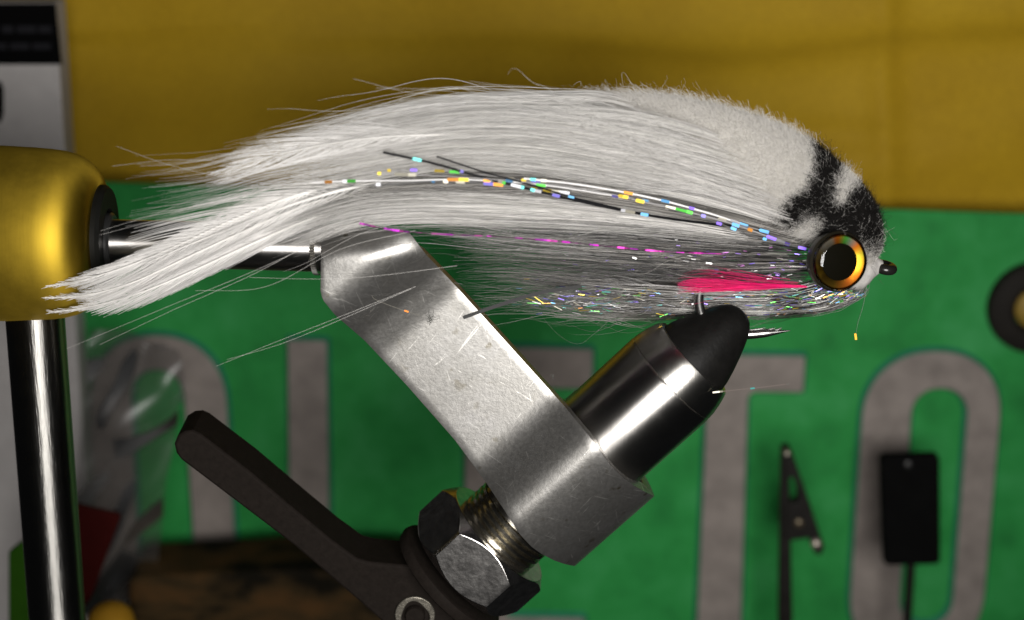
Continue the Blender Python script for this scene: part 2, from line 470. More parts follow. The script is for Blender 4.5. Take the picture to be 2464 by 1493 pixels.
# --- brown block low behind the lever
def wood_mat():
    m, t, b = nt('brown_board')
    tc = t.nodes.new('ShaderNodeTexCoord')
    mp = N(t, 'ShaderNodeMapping'); mp.inputs['Scale'].default_value = (1, 1, 2.2)
    n1 = N(t, 'ShaderNodeTexNoise', Scale=95, Detail=3, Roughness=0.5)
    t.links.new(tc.outputs['Object'], mp.inputs['Vector']); t.links.new(mp.outputs['Vector'], n1.inputs['Vector'])
    t.links.new(ramp(t, n1.outputs['Fac'], [(0.36, (0.006, 0.005, 0.003)), (0.5, (0.030, 0.019, 0.008)), (0.7, (0.055, 0.028, 0.010))]), b.inputs['Base Color'])
    b.inputs['Roughness'].default_value = 0.75; b.inputs['Specular IOR Level'].default_value = 0.05
    return m
blk = prism('wooden_block', [(308, 1392), (700, 1370), (1180, 1392), (1190, 1700), (300, 1700)], 9.0, 11.0, wood_mat(), None, 0.15, seg=3)
blk['label'] = 'dark brown stained wooden block low behind the black lever'; blk['category'] = 'wood block'

# --- small bits at the lower left, behind the post
red = prism('red_tag', rounded([(150, 1208), (292, 1240), (214, 1452), (150, 1500)], 12), 7.0, 7.15, basic('red_card', (0.024, 0.002, 0.0015), 0.6, 0, 0.15, 200, spec=0.05), None, 0.03)
red['label'] = 'dark red triangular tag behind the right side of the steel post'; red['category'] = 'tag'
yb = lathe('yellow_bead', D(268, 1505, 6.0), (0, -0.4, 1), [(-0.55, 0.05), (-0.5, 0.3), (-0.3, 0.46), (0, 0.5), (0.25, 0.46), (0.42, 0.3), (0.5, 0.05)], basic('yellow_plastic', (0.22, 0.115, 0.010), 0.6, 0, 0.1, 200, spec=0.05), None, seg=32)
yb['label'] = 'dull yellow rounded cap at the bottom edge beside the post'; yb['category'] = 'cap'
gs = prism('green_strip', [(20, 1330), (58, 1300), (80, 1560), (20, 1560)], 6.0, 6.2, basic('bright_green_plastic', (0.018, 0.065, 0.004), 0.6, 0, 0.1, 200, spec=0.05), None, 0.03)
gs['label'] = 'bright green strip just left of the steel post at the bottom'; gs['category'] = 'strip'

# --- crumpled clear plastic bag
def bag_mat():
    m, t, b = nt('clear_plastic')
    o = t.nodes['Material Output']
    tr = t.nodes.new('ShaderNodeBsdfTransparent'); tr.inputs[0].default_value = (0.66, 0.66, 0.66, 1)
    gl = t.nodes.new('ShaderNodeBsdfGlossy'); gl.inputs['Roughness'].default_value = 0.32
    df = t.nodes.new('ShaderNodeBsdfDiffuse'); df.inputs[0].default_value = (0.22, 0.21, 0.2, 1)
    lw = t.nodes.new('ShaderNodeFresnel'); lw.inputs[0].default_value = 1.5
    m1 = t.nodes.new('ShaderNodeMixShader'); m1.inputs[0].default_value = 0.09
    m2 = t.nodes.new('ShaderNodeMixShader')
    t.links.new(tr.outputs[0], m1.inputs[1]); t.links.new(df.outputs[0], m1.inputs[2])
    t.links.new(lw.outputs[0], m2.inputs[0]); t.links.new(m1.outputs[0], m2.inputs[1]); t.links.new(gl.outputs[0], m2.inputs[2])
    t.links.new(m2.outputs[0], o.inputs['Surface'])
    return m
xs = np.linspace(0, 1, 46); ys = np.linspace(0, 1, 60)
U_, W_ = np.meshgrid(xs, ys)
xl_ = 214 - 40*np.sin(W_*math.pi*0.55) ; xr_ = np.interp(W_, [0, 0.08, 0.2, 0.5, 1], [300, 420, 440, 400, 360])
Xb = xl_+(xr_-xl_)*U_; Yb = 800+700*W_
dd = np.zeros_like(Xb)
for i in range(Xb.shape[0]):
    for j in range(Xb.shape[1]):
        p = Vector((Xb[i, j]/170.0+Yb[i, j]/300.0, Yb[i, j]/190.0, 1.3))
        dd[i, j] = 0.9*abs(mnoise.noise(p)) + 0.2*mnoise.noise(p*2.0)
Pb = D(Xb, Yb, 9.6); Pb[..., 1] += dd*0.8
nx = len(xs)
ffb = [(j*nx+i, j*nx+i+1, (j+1)*nx+i+1, (j+1)*nx+i) for j in range(len(ys)-1) for i in range(nx-1)]
bag = mesh('plastic_bag', Pb.reshape(-1, 3), ffb, bag_mat(), None, angle=180)
bag['label'] = 'crumpled clear plastic bag in front of the leftmost raised character'; bag['category'] = 'plastic bag'

# --- alligator clip on a stalk
M_CLIP = basic('dark_clip_metal', (0.010, 0.009, 0.008), 0.5, 0.0, 0.2, 300, spec=0.12)
M_GLINT = basic('rivet_metal', (0.45, 0.40, 0.34), 0.35, 0.8, 0.2, 300)
CD = 9.6
clip = empty('alligator_clip', 'slim black alligator clip standing upright on a thin stalk, left of the black block', 'clip', D(1885, 1560, CD))
prism('clip_jaw', rounded([(1880, 1076), (1898, 1076), (1908, 1500), (1873, 1500)], 6), CD, CD+0.22, M_CLIP, clip, 0.03)
o = prism('clip_lever', [(1886, 1082), (1904, 1082), (1948, 1210), (1984, 1318), (1975, 1338), (1960, 1332), (1946, 1296), (1900, 1302), (1890, 1296), (1894, 1200), (1903, 1210), (1920, 1212), (1922, 1190), (1912, 1150), (1902, 1150), (1894, 1160)], CD-0.12, CD+0.3, M_CLIP, clip, 0.02)
sc_ = pxcm(CD)
lathe('tip_bead', D(1893, 1090, CD-0.15), (0, -1, 0), [(-0.05, 8*sc_), (0.05, 8*sc_), (0.1, 4*sc_), (0.11, 0.001)], M_GLINT, clip, 20)
lathe('rivet', D(1922, 1258, CD-0.12), (0, -1, 0), [(-0.05, 12*sc_), (0.05, 12*sc_), (0.08, 7*sc_), (0.09, 0.001)], basic('dim_rivet', (0.10, 0.08, 0.05), 0.4, 0.6), clip, 20)
lathe('end_bead', D(1963, 1307, CD-0.12), (0, -1, 0), [(-0.05, 13*sc_), (0.06, 13*sc_), (0.11, 8*sc_), (0.13, 0.001)], M_GLINT, clip, 20)
lathe('stalk', D(1889, 1430, CD+0.1), (0, 0, -1), [(0, 15*sc_), (3.0, 15*sc_)], M_CLIP, clip, 20)
# --- black block on a wire
pad = empty('black_holder', 'black rectangular block on a thin wire stalk in front of the rightmost character', 'holder', D(2192, 1560, CD))
prism('holder_block', rounded([(2120, 1100), (2262, 1096), (2264, 1360), (2128, 1364)], 14), CD, CD+0.32, basic('black_foam', (0.003, 0.003, 0.003), 0.9, 0, 0.2, 300, spec=0.03), pad, 0.06)
lathe('wire_stalk', D(2192, 1350, CD+0.3), (0, 0, -1), [(0, 12*sc_), (3.5, 12*sc_)], M_CLIP, pad, 16)
lathe('top_rivet', D(2185, 1118, CD), (0, -1, 0), [(-0.02, 9*sc_), (0.03, 9*sc_), (0.05, 0.001)], basic('dark_rivet', (0.03, 0.03, 0.03), 0.4, 0.5), pad, 16)

# ================================================================== FLY TYING VISE
vise = empty('fly_tying_vise', 'steel rotary fly tying vise with brass housing and black jaws holding the white fly', 'vise', D(110, 1560, 1.0))
HD = 0.75
s0 = pxcm(0); sh = pxcm(HD)
# housing: horizontal brass barrel
pe = D(243, 566, HD); ph = D(-160, 560, HD); hax = ph-pe
lathe('brass_housing', pe, hax, [(0.0, 60*sh), (0.0, 128*sh), (0.04, 146*sh), (0.13, 166*sh), (0.25, 181*sh), (0.40, 192*sh), (0.58, 199*sh), (0.8, 203*sh), (1.1, 206*sh), (1.6, 209*sh), (2.6, 207*sh), (2.9, 196*sh)], M_BRASS, vise, 96, angle=50)
ps = D(243, 584, HD)
lathe('black_end_ring', D(240, 572, HD), -hax, [(-0.05, 70*sh), (-0.05, 126*sh), (0.10, 126*sh), (0.16, 118*sh), (0.16, 70*sh)], M_SEAL, vise, 72, closed=True)
lathe('shaft_seal', D(240, 584, HD), -hax, [(-0.05, 54*sh), (-0.05, 72*sh), (0.20, 72*sh), (0.24, 66*sh), (0.24, 54*sh)], basic('grey_seal', (0.03, 0.03, 0.03), 0.3, 0.3, spec=0.3), vise, 64, closed=True)
# post
pt = D(83, 745, HD); pb = D(139, 1600, HD)
pax = pb-pt
lathe('post', pt, (0, 0, -1), [(0, 70*sh), (8.5, 70*sh)], M_POST, vise, 72)
# shaft
a0 = D(236, 583, HD); a1 = D(768, 597, 0.35); L_ = np.linalg.norm(a1-a0)
lathe('shaft', a0, a1-a0, [(0, 55*sh), (L_-0.10, 57*sh), (L_, 57*sh), (L_+0.6, 57*sh)], M_SHAFT, vise, 72)
nk = 54
lathe('serrated_collar', a1-(a1-a0)/L_*0.07, a1-a0, [(0, 50*sh), (0, 61*sh), (0.08, 62*sh), (0.08, 50*sh)], basic('serration_steel', (0.72, 0.70, 0.66), 0.3, 1.0, 0.1, 300), vise, nk*6, closed=True,
      rfun=lambda t, r, th: r + (0.022*math.cos(th*nk) if r > 55*sh else 0), angle=60)

# axis of jaw, barrel, thread, nut
tx, ty, px_, py_ = 0.7507, -0.6606, 0.6606, 0.7507
def TP(t, p):                    # photo position of axial reading (t along, p across)
    return 1668+np.asarray(t)*tx+np.asarray(p)*px_, 862+np.asarray(t)*ty+np.asarray(p)*py_
A0 = D(1668, 862, 0.0); A1 = D(*TP(-760, 11), 0.0)
AX = (A0-A1); kk = np.linalg.norm(AX)/760.0; AX = AX/np.linalg.norm(AX)   # cm per reading along the axis
def pr(lst, sr=None): return [(t*kk, r*s0) for t, r in lst]
lathe('jaw', A0, AX, pr([(-30, 104), (-2, 104), (20, 99), (50, 88), (80, 75), (105, 63), (125, 52), (140, 41), (150, 30), (156, 17), (158, 0.1)]), M_BLACK, vise, 72, angle=60)
lathe('barrel_ring', A0, AX, pr([(-66, 60), (-66, 133.5), (-52, 132), (-30, 127), (-12, 121), (-2, 117), (2, 113), (2, 60)]), M_RING, vise, 96, closed=True, angle=40)
lathe('barrel', A0, AX, pr([(-600, 100), (-330, 128), (-320, 134), (-74, 134.5), (-69, 133), (-67, 131)]), M_BARREL, vise, 96)
lathe('barrel_shoulder', A0, AX, pr([(-322, 100), (-322, 150), (-316, 152), (-300, 150), (-297, 140), (-297, 100)]), M_THREAD, vise, 96, closed=True)
th = [(-690, 60)]
t_ = -690
while t_ < -572:
    th += [(t_, 106), (t_+4, 117), (t_+11, 117), (t_+15, 106)]; t_ += 16.5
th += [(-560, 117), (-560, 60)]
lathe('threaded_sleeve', A0, AX, pr(th), M_THREAD, vise, 96, closed=True, angle=20)
lathe('washer', A0, AX, pr([(-810, 60), (-810, 150), (-804, 164), (-790, 168), (-779, 164), (-776, 156), (-776, 60)]), M_LEVER, vise, 96, closed=True)
# hex nut with chamfered corners
def nut():
    a, u, v = frame(AX)
    # angle 0 of the across-reading: p direction at front
    pdir = D(*TP(-700, 100), 0.0)-D(*TP(-700, 0), 0.0); pdir -= a*np.dot(pdir, a); pdir /= np.linalg.norm(pdir)
    fdir = np.cross(a, pdir)
    if fdir[1] > 0: fdir = -fdir
    seg = 144; Rn = 178.0; ap = Rn*math.cos(math.pi/6); r0 = ap*0.99
    vs, fs = [], []
    rings = 6
    tm = -690; hw = 64
    for ri in range(rings):
        for k in range(seg):
            ph_ = 2*math.pi*k/seg
            loc = (ph_-math.radians(-38)) % (math.pi/3)
            rh = ap/math.cos(loc-math.pi/6)
            drop = max(0, rh-r0)*1.05
            r, t = [(70, hw), (min(rh, r0), hw), (rh, hw-drop), (rh, -hw+drop), (min(rh, r0), -hw), (70, -hw)][ri]
            q = A0 + a*((tm+t)*kk) + (fdir*math.cos(ph_)+pdir*math.sin(ph_))*r*s0
            vs.append(q)
    for ri in range(rings):
        rj = (ri+1) % rings
        for k in range(seg):
            l = (k+1) % seg
            fs.append((ri*seg+k, ri*seg+l, rj*seg+l, rj*seg+k))
    o = mesh('hex_nut', vs, fs, M_NUT, vise, angle=22)
    bevel(o, 0.022, 2, 22)
nut()
# cam lever
lev = [(830, 1492+0), (705, 1312), (436, 1108), (424, 1092), (419, 1070), (427, 1050), (444, 1039), (464, 1037), (480, 1044),
       (597, 1133), (724, 1240), (800, 1303), (828, 1323), (859, 1346), (890, 1354), (930, 1358), (1013, 1364), (1051, 1398), (1088, 1442), (1095, 1480),
       (1088, 1520), (1060, 1556), (1010, 1575), (950, 1560), (905, 1515)]
lev = [(916, 1494), (850, 1436), (705, 1312)] + lev[2:-1]
M_lev = prism('cam_lever', lev, -0.45, 0.62, M_LEVER, vise, 0.045)
lathe('draw_rod', A0, AX, pr([(-900, 52), (-800, 52)]), M_BLACK, vise, 40)
pp = D(999, 1477, -0.45)
lathe('pivot_pin', pp, (0, -1, 0), [(-0.4, 25*s0), (0.10, 25*s0), (0.13, 22*s0), (0.135, 0.001)], M_LEVER, vise, 40)
# open retaining ring
vs, fs = [], []
n = 40
for k in range(n+1):
    a = math.radians(-150+300*k/n)
    for (r, y) in ((34, 0.0), (34, -0.07), (50, -0.07), (50, 0.0)):
        rr = r*s0
        if r == 34: rr *= 1 + 0.10*math.cos(3*a+0.5)
        vs.append(pp+np.array([math.sin(a)*rr, y, math.cos(a)*rr]))
for k in range(n):
    for j in range(4):
        l = (j+1) % 4
        fs.append((k*4+j, k*4+l, (k+1)*4+l, (k+1)*4+j))
fs += [(0, 1, 2, 3), tuple(n*4+j for j in range(4))]
bevel(mesh('retaining_ring', vs, fs, M_RINGCLIP, vise, angle=30), 0.015, 2)

# rotary arm: flat bar, rolled round shaft and barrel
p_k = np.array([-830, -760, -690, -650, -610, -570, -500, -300, -160, -125, -90, -60, -30, -10, 10.0])
d_k = np.array([-.56, -.74, -.80, -.74, -.58, -.40, -.30, -.42, -.56, -.66, -.82, -.97, -1.10, -1.16, -1.19])
tlp = np.array([[-830, -462], [-708, -572], [-690, -577], [-648, -579], [-555, -566], [-409, -561], [-231, -561], [-107, -572], [-20, -584], [45, -594], [85, -592], [115, -585], [145, -573], [168, -560], [188, -545]])
trp = np.array([[-830, -456], [-678, -313], [-611, -318], [-500, -314], [-121, -309], [-18, -312], [60, -320], [100, -318], [140, -309], [165, -300], [188, -290]])
rows = []
for p in np.r_[np.linspace(-830, -700, 10)[:-1], np.linspace(-700, 10, 64)[:-1]]:
    rows.append((p, None))
for al in np.radians(np.linspace(0, 215, 44)):
    rows.append((10+178*math.sin(al), al))
# smooth depth profile
pf = np.linspace(-830, 10, 300); df_ = np.interp(pf, p_k, d_k)
ker = np.hanning(23); ker /= ker.sum()
df_ = np.convolve(np.pad(df_, 11, mode='edge'), ker, mode='valid')
nt_ = 13
vs, fs = [], []
for p, al in rows:
    if al is None:
        dcen = float(np.interp(p, pf, df_)); base = None
    tl = float(np.interp(p, tlp[:, 0], tlp[:, 1])); tr = float(np.interp(p, trp[:, 0], trp[:, 1]))
    for i in range(nt_):
        t = tl+(tr-tl)*i/(nt_-1)
        if al is None:
            X_, Y_ = TP(t, p)
            q = D(X_, Y_, dcen + 0.22*float(smooth(622, 540, Y_)))
        else:
            if al <= math.pi/2:
                q = D(*TP(t, p), -1.19*math.cos(al))
                q90 = None
            else:
                tl2, tr2 = -545, -290
                t2 = tl2+(tr2-tl2)*i/(nt_-1)
                q = D(*TP(t2, 10+178*math.sin(al)), 0.0); q[1] += -1.19*math.cos(al)
        vs.append(q)
for j in range(len(rows)-1):
    for i in range(nt_-1):
        fs.append((j*nt_+i, j*nt_+i+1, (j+1)*nt_+i+1, (j+1)*nt_+i))
arm = mesh('rotary_arm', vs, fs, M_SATIN, vise, angle=60)
# make the front normals face the camera before thickening
nrm = sum((f.normal for f in arm.data.polygons[:200]), Vector())
if nrm.y > 0: arm.data.flip_normals()
so = arm.modifiers.new('thickness', 'SOLIDIFY'); so.thickness = 0.27*CM; so.offset = -1
bevel(arm, 0.06, 3, 50)

# lint caught on the arm and lever
def lint(n, cx, cy, r, d, tint, rad=0.0022, parent=None):
    k = 14
    a = rng.uniform(0, 6.28, n); st = np.stack([cx+rng.normal(0, r*0.3, n), cy+rng.normal(0, r*0.3, n)], 1)
    ang = a[:, None]+np.cumsum(rng.normal(0, 0.45, (n, k)), 1)
    st_ = r*rng.uniform(0.5, 1.6, n)[:, None]/k
    x = st[:, :1]+np.cumsum(np.cos(ang)*st_, 1); y = st[:, 1:]+np.cumsum(np.sin(ang)*st_, 1)
    P = D(x, y, d)
    m = LINT
    o = curves('lint', P, np.full((n, k), rad), m, parent, np.tile(np.array(tint)[None, :], (n, 1)))
LINT = hair_mat('lint_fibre', (0.6, 0.6, 0.58), 0.5, 0.0, 0.2)
lint(14, 1040, 770, 16, -0.47, (0.12, 0.12, 0.11), 0.003, vise)
lint(6, 1330, 905, 8, -0.62, (0.12, 0.12, 0.11), 0.003, vise)

# ================================================================== THE FLY
fly = empty('streamer_fly', 'white streamer fly with striped wool head and big orange eye clamped in the vise jaws', 'fishing fly', D(1690, 760, 0))
M_WHITE = hair_mat('white_hair', (0.80, 0.785, 0.765), 0.36, 0.10, 0.6)
M_WOOL = hair_mat('white_wool', (0.78, 0.76, 0.735), 0.7, 0.10, 0.08)
M_GREY = hair_mat('shaded_grey_hair', (0.14, 0.133, 0.126), 0.32, 0.10, 0.8)  # translucent grey fibre, colour darkened for shadow and the dark background behind
M_PINK = hair_mat('pink_hair', (1.0, 0.004, 0.20), 0.45, 0.2)
M_FEATHER = hair_mat('feather_barb', (0.84, 0.825, 0.81), 0.36, 0.10, 0.6)
M_FOIL = foil_mat('holographic_foil', 0.5, 0.0)
M_FOILHOT = foil_mat('sparkle_foil', 0.3, 0.6)

def noise1(n, k, amp, octs=((1.0, 1.0), (2.3, 0.45))):
    """smooth wander per strand, zero at the root"""
    s = np.linspace(0, 1, k)[None, :]
    out = np.zeros((n, k))
    for f, a in octs:
        ph = rng.uniform(0, 6.28, (n, 1)); fr = f*rng.uniform(0.7, 1.5, (n, 1))
        out += a*rng.normal(0, 1, (n, 1))*(np.sin(fr*s*3.14159+ph)-np.sin(ph))
    return out*amp
def part_at_jaw(x, y):
    return 1.15*smooth(672, 730, y)*smooth(1500, 1640, x)*(1-smooth(1840, 1960, x))
def bundle(name, top, bot, n, dc, th, mat, rad=0.0026, k=14, s0r=(0.0, 0.25), s1r=(0.6, 1.0), wander=10, clump=0.6, ncl=60,
           spread=0.0, tone=(0.85, 1.08), upow=1.0, depthbias=0.0, frizz=0.0, tonepow=1.0, s1pow=1.0):
    T = arc(top, 100); B = arc(bot, 100)
    sg = np.linspace(0, 1, 100)
    u = rng.uniform(0, 1, n)**upow
    cen = rng.uniform(-0.03, 1.03, ncl); ci = np.argmin(np.abs(u[:, None]-cen[None, :]+rng.normal(0, 0.02, (n, ncl))), 1)
    uc = cen[ci]; tonec = rng.uniform(0.88, 1.06, ncl)[ci]
    sa = rng.uniform(*s0r, n); sb = np.maximum(s1r[0]+(s1r[1]-s1r[0])*rng.uniform(0, 1, n)**s1pow, sa+0.12)
    S = sa[:, None]+(sb-sa)[:, None]*np.linspace(0, 1, k)[None, :]
    rel = np.linspace(0, 1, k)[None, :]
    uu = u[:, None]+(uc-u)[:, None]*clump*S**1.2
    uu = 0.5+(uu-0.5)*(1+spread*S*rel)
    def samp(C, j): return np.interp(S, sg, C[:, j])
    tx_, ty_ = samp(T, 0), samp(T, 1); bx_, by_ = samp(B, 0), samp(B, 1)
    x = tx_+(bx_-tx_)*uu; y = ty_+(by_-ty_)*uu
    amp = wander*(0.25+S)
    y = y+noise1(n, k, 1.0)*amp*rng.gamma(1.2, 0.6, (n, 1)) + rng.normal(0, frizz, (n, k))
    x = x+noise1(n, k, 1.0)*amp*0.4
    w0 = rng.uniform(-1, 1, n)
    wz = np.sign(w0)*np.abs(w0)**0.75 - depthbias*(w0 > 0)*np.abs(w0)
    cap = np.sqrt(np.clip(1-(2*np.clip(uu, 0, 1)-1)**2, 0.05, 1))
    zz = np.interp(S, np.linspace(0, 1, len(dc)), dc) + wz[:, None]*cap*np.interp(S, np.linspace(0, 1, len(th)), th) + noise1(n, k, 0.05)
    if name in ('belly_dubbing', 'under_hair', 'tinsel_hair'): zz = zz+part_at_jaw(x, y)
    P = D(x, y, zz)
    R = rad*rng.uniform(0.7, 1.3, (n, 1))*(1-0.82*rel**2.0)*np.ones((n, k))
    tn = (tone[0]+(tone[1]-tone[0])*rng.uniform(0, 1, n)**tonepow)*tonec
    tint = np.stack([tn, tn*rng.uniform(0.985, 1.0, n), tn*rng.uniform(0.96, 1.0, n)], 1)
    return curves(name, P, R, mat, fly, np.clip(tint, 0, 4.0))

DC = [0.0, -0.1, -0.3, -0.6, -0.9, -1.05, -1.15]
# long white upper wing
bundle('upper_wing', [(1975, 545), (1830, 440), (1680, 345), (1520, 280), (1330, 245), (1130, 248), (930, 280), (740, 324), (560, 374), (310, 402)],
       [(1975, 580), (1820, 525), (1640, 478), (1450, 440), (1270, 412), (1080, 405), (900, 428), (740, 468), (600, 508), (440, 560)],
       8600, DC, [0.25, 0.6, 0.7, 0.6, 0.5, 0.35, 0.3], M_WHITE, 0.0026, s0r=(0, 0.3), s1r=(0.34, 0.82), s1pow=2.3, wander=6, clump=0.5, ncl=120, upow=1.0, tone=(0.5, 1.12), tonepow=0.7)
# loose hairs that cross the others
bundle('upper_wing', [(1900, 500), (1700, 390), (1500, 300), (1300, 262), (1100, 262), (900, 295), (740, 335), (600, 380)],
       [(1900, 540), (1700, 480), (1500, 450), (1270, 415), (1080, 405), (900, 425), (740, 460), (600, 500)],
       320, [-0.4, -0.9, -1.2, -1.4], [0.3, 0.25, 0.2], M_WHITE, 0.0026, s0r=(0, 0.5), s1r=(0.3, 1.0), wander=9, clump=0.0, tone=(0.3, 1.15))
# ragged top of the wing
bundle('upper_wing', [(1700, 330), (1500, 232), (1330, 222), (1100, 232), (880, 268), (700, 316), (500, 362), (270, 396)],
       [(1700, 420), (1500, 330), (1330, 280), (1100, 270), (900, 300), (740, 350), (560, 405), (380, 440)],
       520, DC, [0.4, 0.6, 0.55, 0.4, 0.3, 0.2], M_WHITE, 0.0030, s0r=(0, 0.3), s1r=(0.35, 0.78), wander=9, clump=0.75, ncl=34)
# thin wisps at the end of the wing
bundle('wing_wisp', [(1300, 330), (1100, 285), (950, 290), (800, 312), (640, 345), (480, 385), (300, 400)],
       [(1300, 420), (1100, 410), (950, 425), (800, 455), (640, 480), (500, 520), (300, 560)],
       420, [-0.5, -0.9, -1.1, -1.2], [0.4, 0.3, 0.25], M_WHITE, 0.0026, s0r=(0, 0.3), s1r=(0.4, 1.0), s1pow=1.9, wander=11, clump=0.8, ncl=40)
# hairs leaving the wool and lying over its lower edge
bundle('upper_wing', [(1740, 325), (1620, 288), (1480, 262), (1330, 254), (1150, 258)], [(1925, 540), (1800, 500), (1640, 450), (1480, 420), (1300, 408)],
       620, [-0.72, -0.9, -1.0, -1.05], [0.1, 0.12, 0.12], M_WHITE, 0.0022, s0r=(0, 0.45), s1r=(0.35, 1.0), wander=8, clump=0.25, ncl=40, tone=(0.6, 1.1))
# middle hair under the flash, in the darkened grey
bundle('middle_wing', [(1960, 575), (1750, 505), (1550, 460), (1350, 428), (1150, 415), (950, 425), (800, 455), (640, 505), (470, 575)],
       [(1960, 600), (1750, 572), (1550, 550), (1350, 532), (1150, 520), (950, 520), (800, 540), (660, 585), (500, 640)],
       1500, [0.1, 0.0, -0.15, -0.45, -0.8, -1.0, -1.1], [0.2, 0.4, 0.45, 0.4, 0.35, 0.3, 0.25], M_GREY, 0.0040, s0r=(0, 0.3), s1r=(0.4, 0.85), wander=8, clump=0.6, ncl=50, tone=(0.5, 4.0), tonepow=1.6)
# lower white band
bundle('lower_wing', [(1800, 560), (1600, 515), (1400, 487), (1200, 468), (1000, 465), (850, 480), (720, 520), (560, 585)],
       [(1800, 580), (1600, 560), (1400, 548), (1200, 540), (1000, 535), (850, 548), (730, 590), (600, 630)],
       1700, [-0.1, -0.3, -0.55, -0.8, -1.0, -1.1], [0.35, 0.4, 0.4, 0.35, 0.3, 0.25], M_WHITE, 0.0034, s0r=(0, 0.35), s1r=(0.45, 0.95), wander=6, clump=0.6, ncl=60, tone=(0.45, 1.15))
# pale hairs that thin out into the darkened grey underwing
bundle('lower_wing', [(1850, 575), (1650, 550), (1450, 535), (1250, 528), (1050, 524), (880, 535)], [(1850, 640), (1650, 640), (1450, 625), (1250, 605), (1080, 580), (900, 575)],
       200, [-0.2, -0.5, -0.75, -0.95, -1.0], [0.35, 0.35, 0.3, 0.25], M_WHITE, 0.0026, s0r=(0, 0.5), s1r=(0.35, 1.0), wander=9, clump=0.4, ncl=40, tone=(0.15, 0.85), tonepow=1.6, upow=2.0)
# grey underwing, shadow put into its colour
bundle('under_hair', [(1960, 590), (1760, 575), (1560, 558), (1360, 545), (1160, 535), (960, 540), (820, 560), (700, 590)],
       [(1960, 690), (1760, 712), (1560, 705), (1380, 690), (1200, 678), (1040, 690), (930, 715), (800, 745)],
       1500, [0.0, -0.1, -0.25, -0.5, -0.8, -0.95], [0.45, 0.6, 0.6, 0.5, 0.4, 0.3], M_GREY, 0.0034, s0r=(0, 0.3), s1r=(0.2, 0.72), wander=16, clump=0.7, ncl=60, tone=(0.10, 3.8), tonepow=4.0, upow=1.25)
# chin and belly dubbing
bundle('belly_dubbing', [(1990, 660), (1900, 690), (1780, 695), (1640, 690), (1500, 680), (1350, 665), (1150, 650)],
       [(2092, 655), (2086, 705), (2010, 744), (1890, 757), (1740, 758), (1580, 752), (1340, 735)],
       1900, [0.0, -0.05, -0.1, -0.2, -0.3], [0.35, 0.65, 0.7, 0.6, 0.45], M_GREY, 0.0034, s0r=(0, 0.5), s1r=(0.35, 1.0), wander=9, clump=0.5, ncl=60, tone=(0.3, 3.4), tonepow=3.0, upow=0.9, frizz=1.2)

bundle('belly_dubbing', [(1800, 735), (1650, 735), (1500, 722), (1380, 705), (1250, 690), (1100, 690)], [(1800, 760), (1650, 768), (1500, 772), (1380, 765), (1250, 755), (1100, 760)],
       240, [0.0, 0.0, -0.1, -0.2], [0.3, 0.35, 0.3], M_GREY, 0.0024, s0r=(0, 0.5), s1r=(0.4, 1.0), wander=16, clump=0.3, ncl=40, tone=(0.3, 3.0), tonepow=2.0, frizz=1.0)
# wool head: inner body and outer fibre
UPR = [(1290, 256), (1420, 236), (1560, 229), (1700, 248), (1830, 284), (1930, 328), (2008, 384), (2070, 446), (2104, 504), (2110, 562), (2104, 602)]
LWR = [(1320, 268), (1500, 300), (1620, 372), (1740, 450), (1840, 512), (1900, 545), (1950, 575), (1990, 598), (2030, 614), (2060, 622), (2090, 630)]
WID = np.array([[0.08], [0.28], [0.46], [0.62], [0.74], [0.8], [0.8], [0.76], [0.66], [0.5], [0.3]])
ns = 60
uu_ = catmull(UPR, ns); ll_ = catmull(LWR, ns); ww_ = catmull(WID, ns)[:, 0]
def head_point(si, ph, f=1.0):
    i = np.clip(si*(ns-1), 0, ns-1.001); j = i.astype(int); fr = (i-j)
    U1 = uu_[j]*(1-fr)[:, None]+uu_[j+1]*fr[:, None]; L1 = ll_[j]*(1-fr)[:, None]+ll_[j+1]*fr[:, None]
    w1 = ww_[j]*(1-fr)+ww_[j+1]*fr
    c = (U1+L1)/2; h = (U1-L1)/2*f
    q = c+h*np.cos(ph)[:, None]
    return q, D(q[:, 0], q[:, 1], 0.0)+np.stack([0*w1, -np.sin(ph)*w1*f, 0*w1], 1)
seg = 40
vs, fs = [], []
for i in range(ns):
    _, q = head_point(np.full(seg, i/(ns-1)), np.linspace(0, 2*math.pi, seg, endpoint=False), 0.90)
    vs += list(q)
for i in range(ns-1):
    for k in range(seg):
        l = (k+1) % seg
        fs.append((i*seg+k, i*seg+l, (i+1)*seg+l, (i+1)*seg+k))
fs += [tuple(range(seg)), tuple((ns-1)*seg+k for k in range(seg))]
M_FELT = basic('felted_wool', (0.62, 0.60, 0.56), 0.9, 0, 0.12, 900, 0.5, 2500, 0.1)
head = mesh('wool_head', vs, fs, M_FELT, fly, angle=180)
def inpoly(q, poly):
    P = np.array(poly, float); x, y = q[:, 0], q[:, 1]; r = np.zeros(len(q), bool)
    for i in range(len(P)):
        x0, y0 = P[i]; x1, y1 = P[i-1]
        c = ((y0 > y) != (y1 > y)) & (x < (x1-x0)*(y-y0)/(y1-y0+1e-9)+x0)
        r ^= c
    return r
BANDS = [[(1950, 305), (2034, 372), (2006, 430), (1986, 464), (2006, 498), (2062, 464), (2080, 412), (2140, 470), (2124, 535), (2084, 548), (2050, 575), (1968, 575), (1974, 535), (1964, 508),
          (1940, 515), (1908, 540), (1880, 538), (1853, 512), (1896, 482), (1935, 452), (1958, 400)],
         [(2076, 556), (2124, 545), (2124, 588), (2078, 584)]]
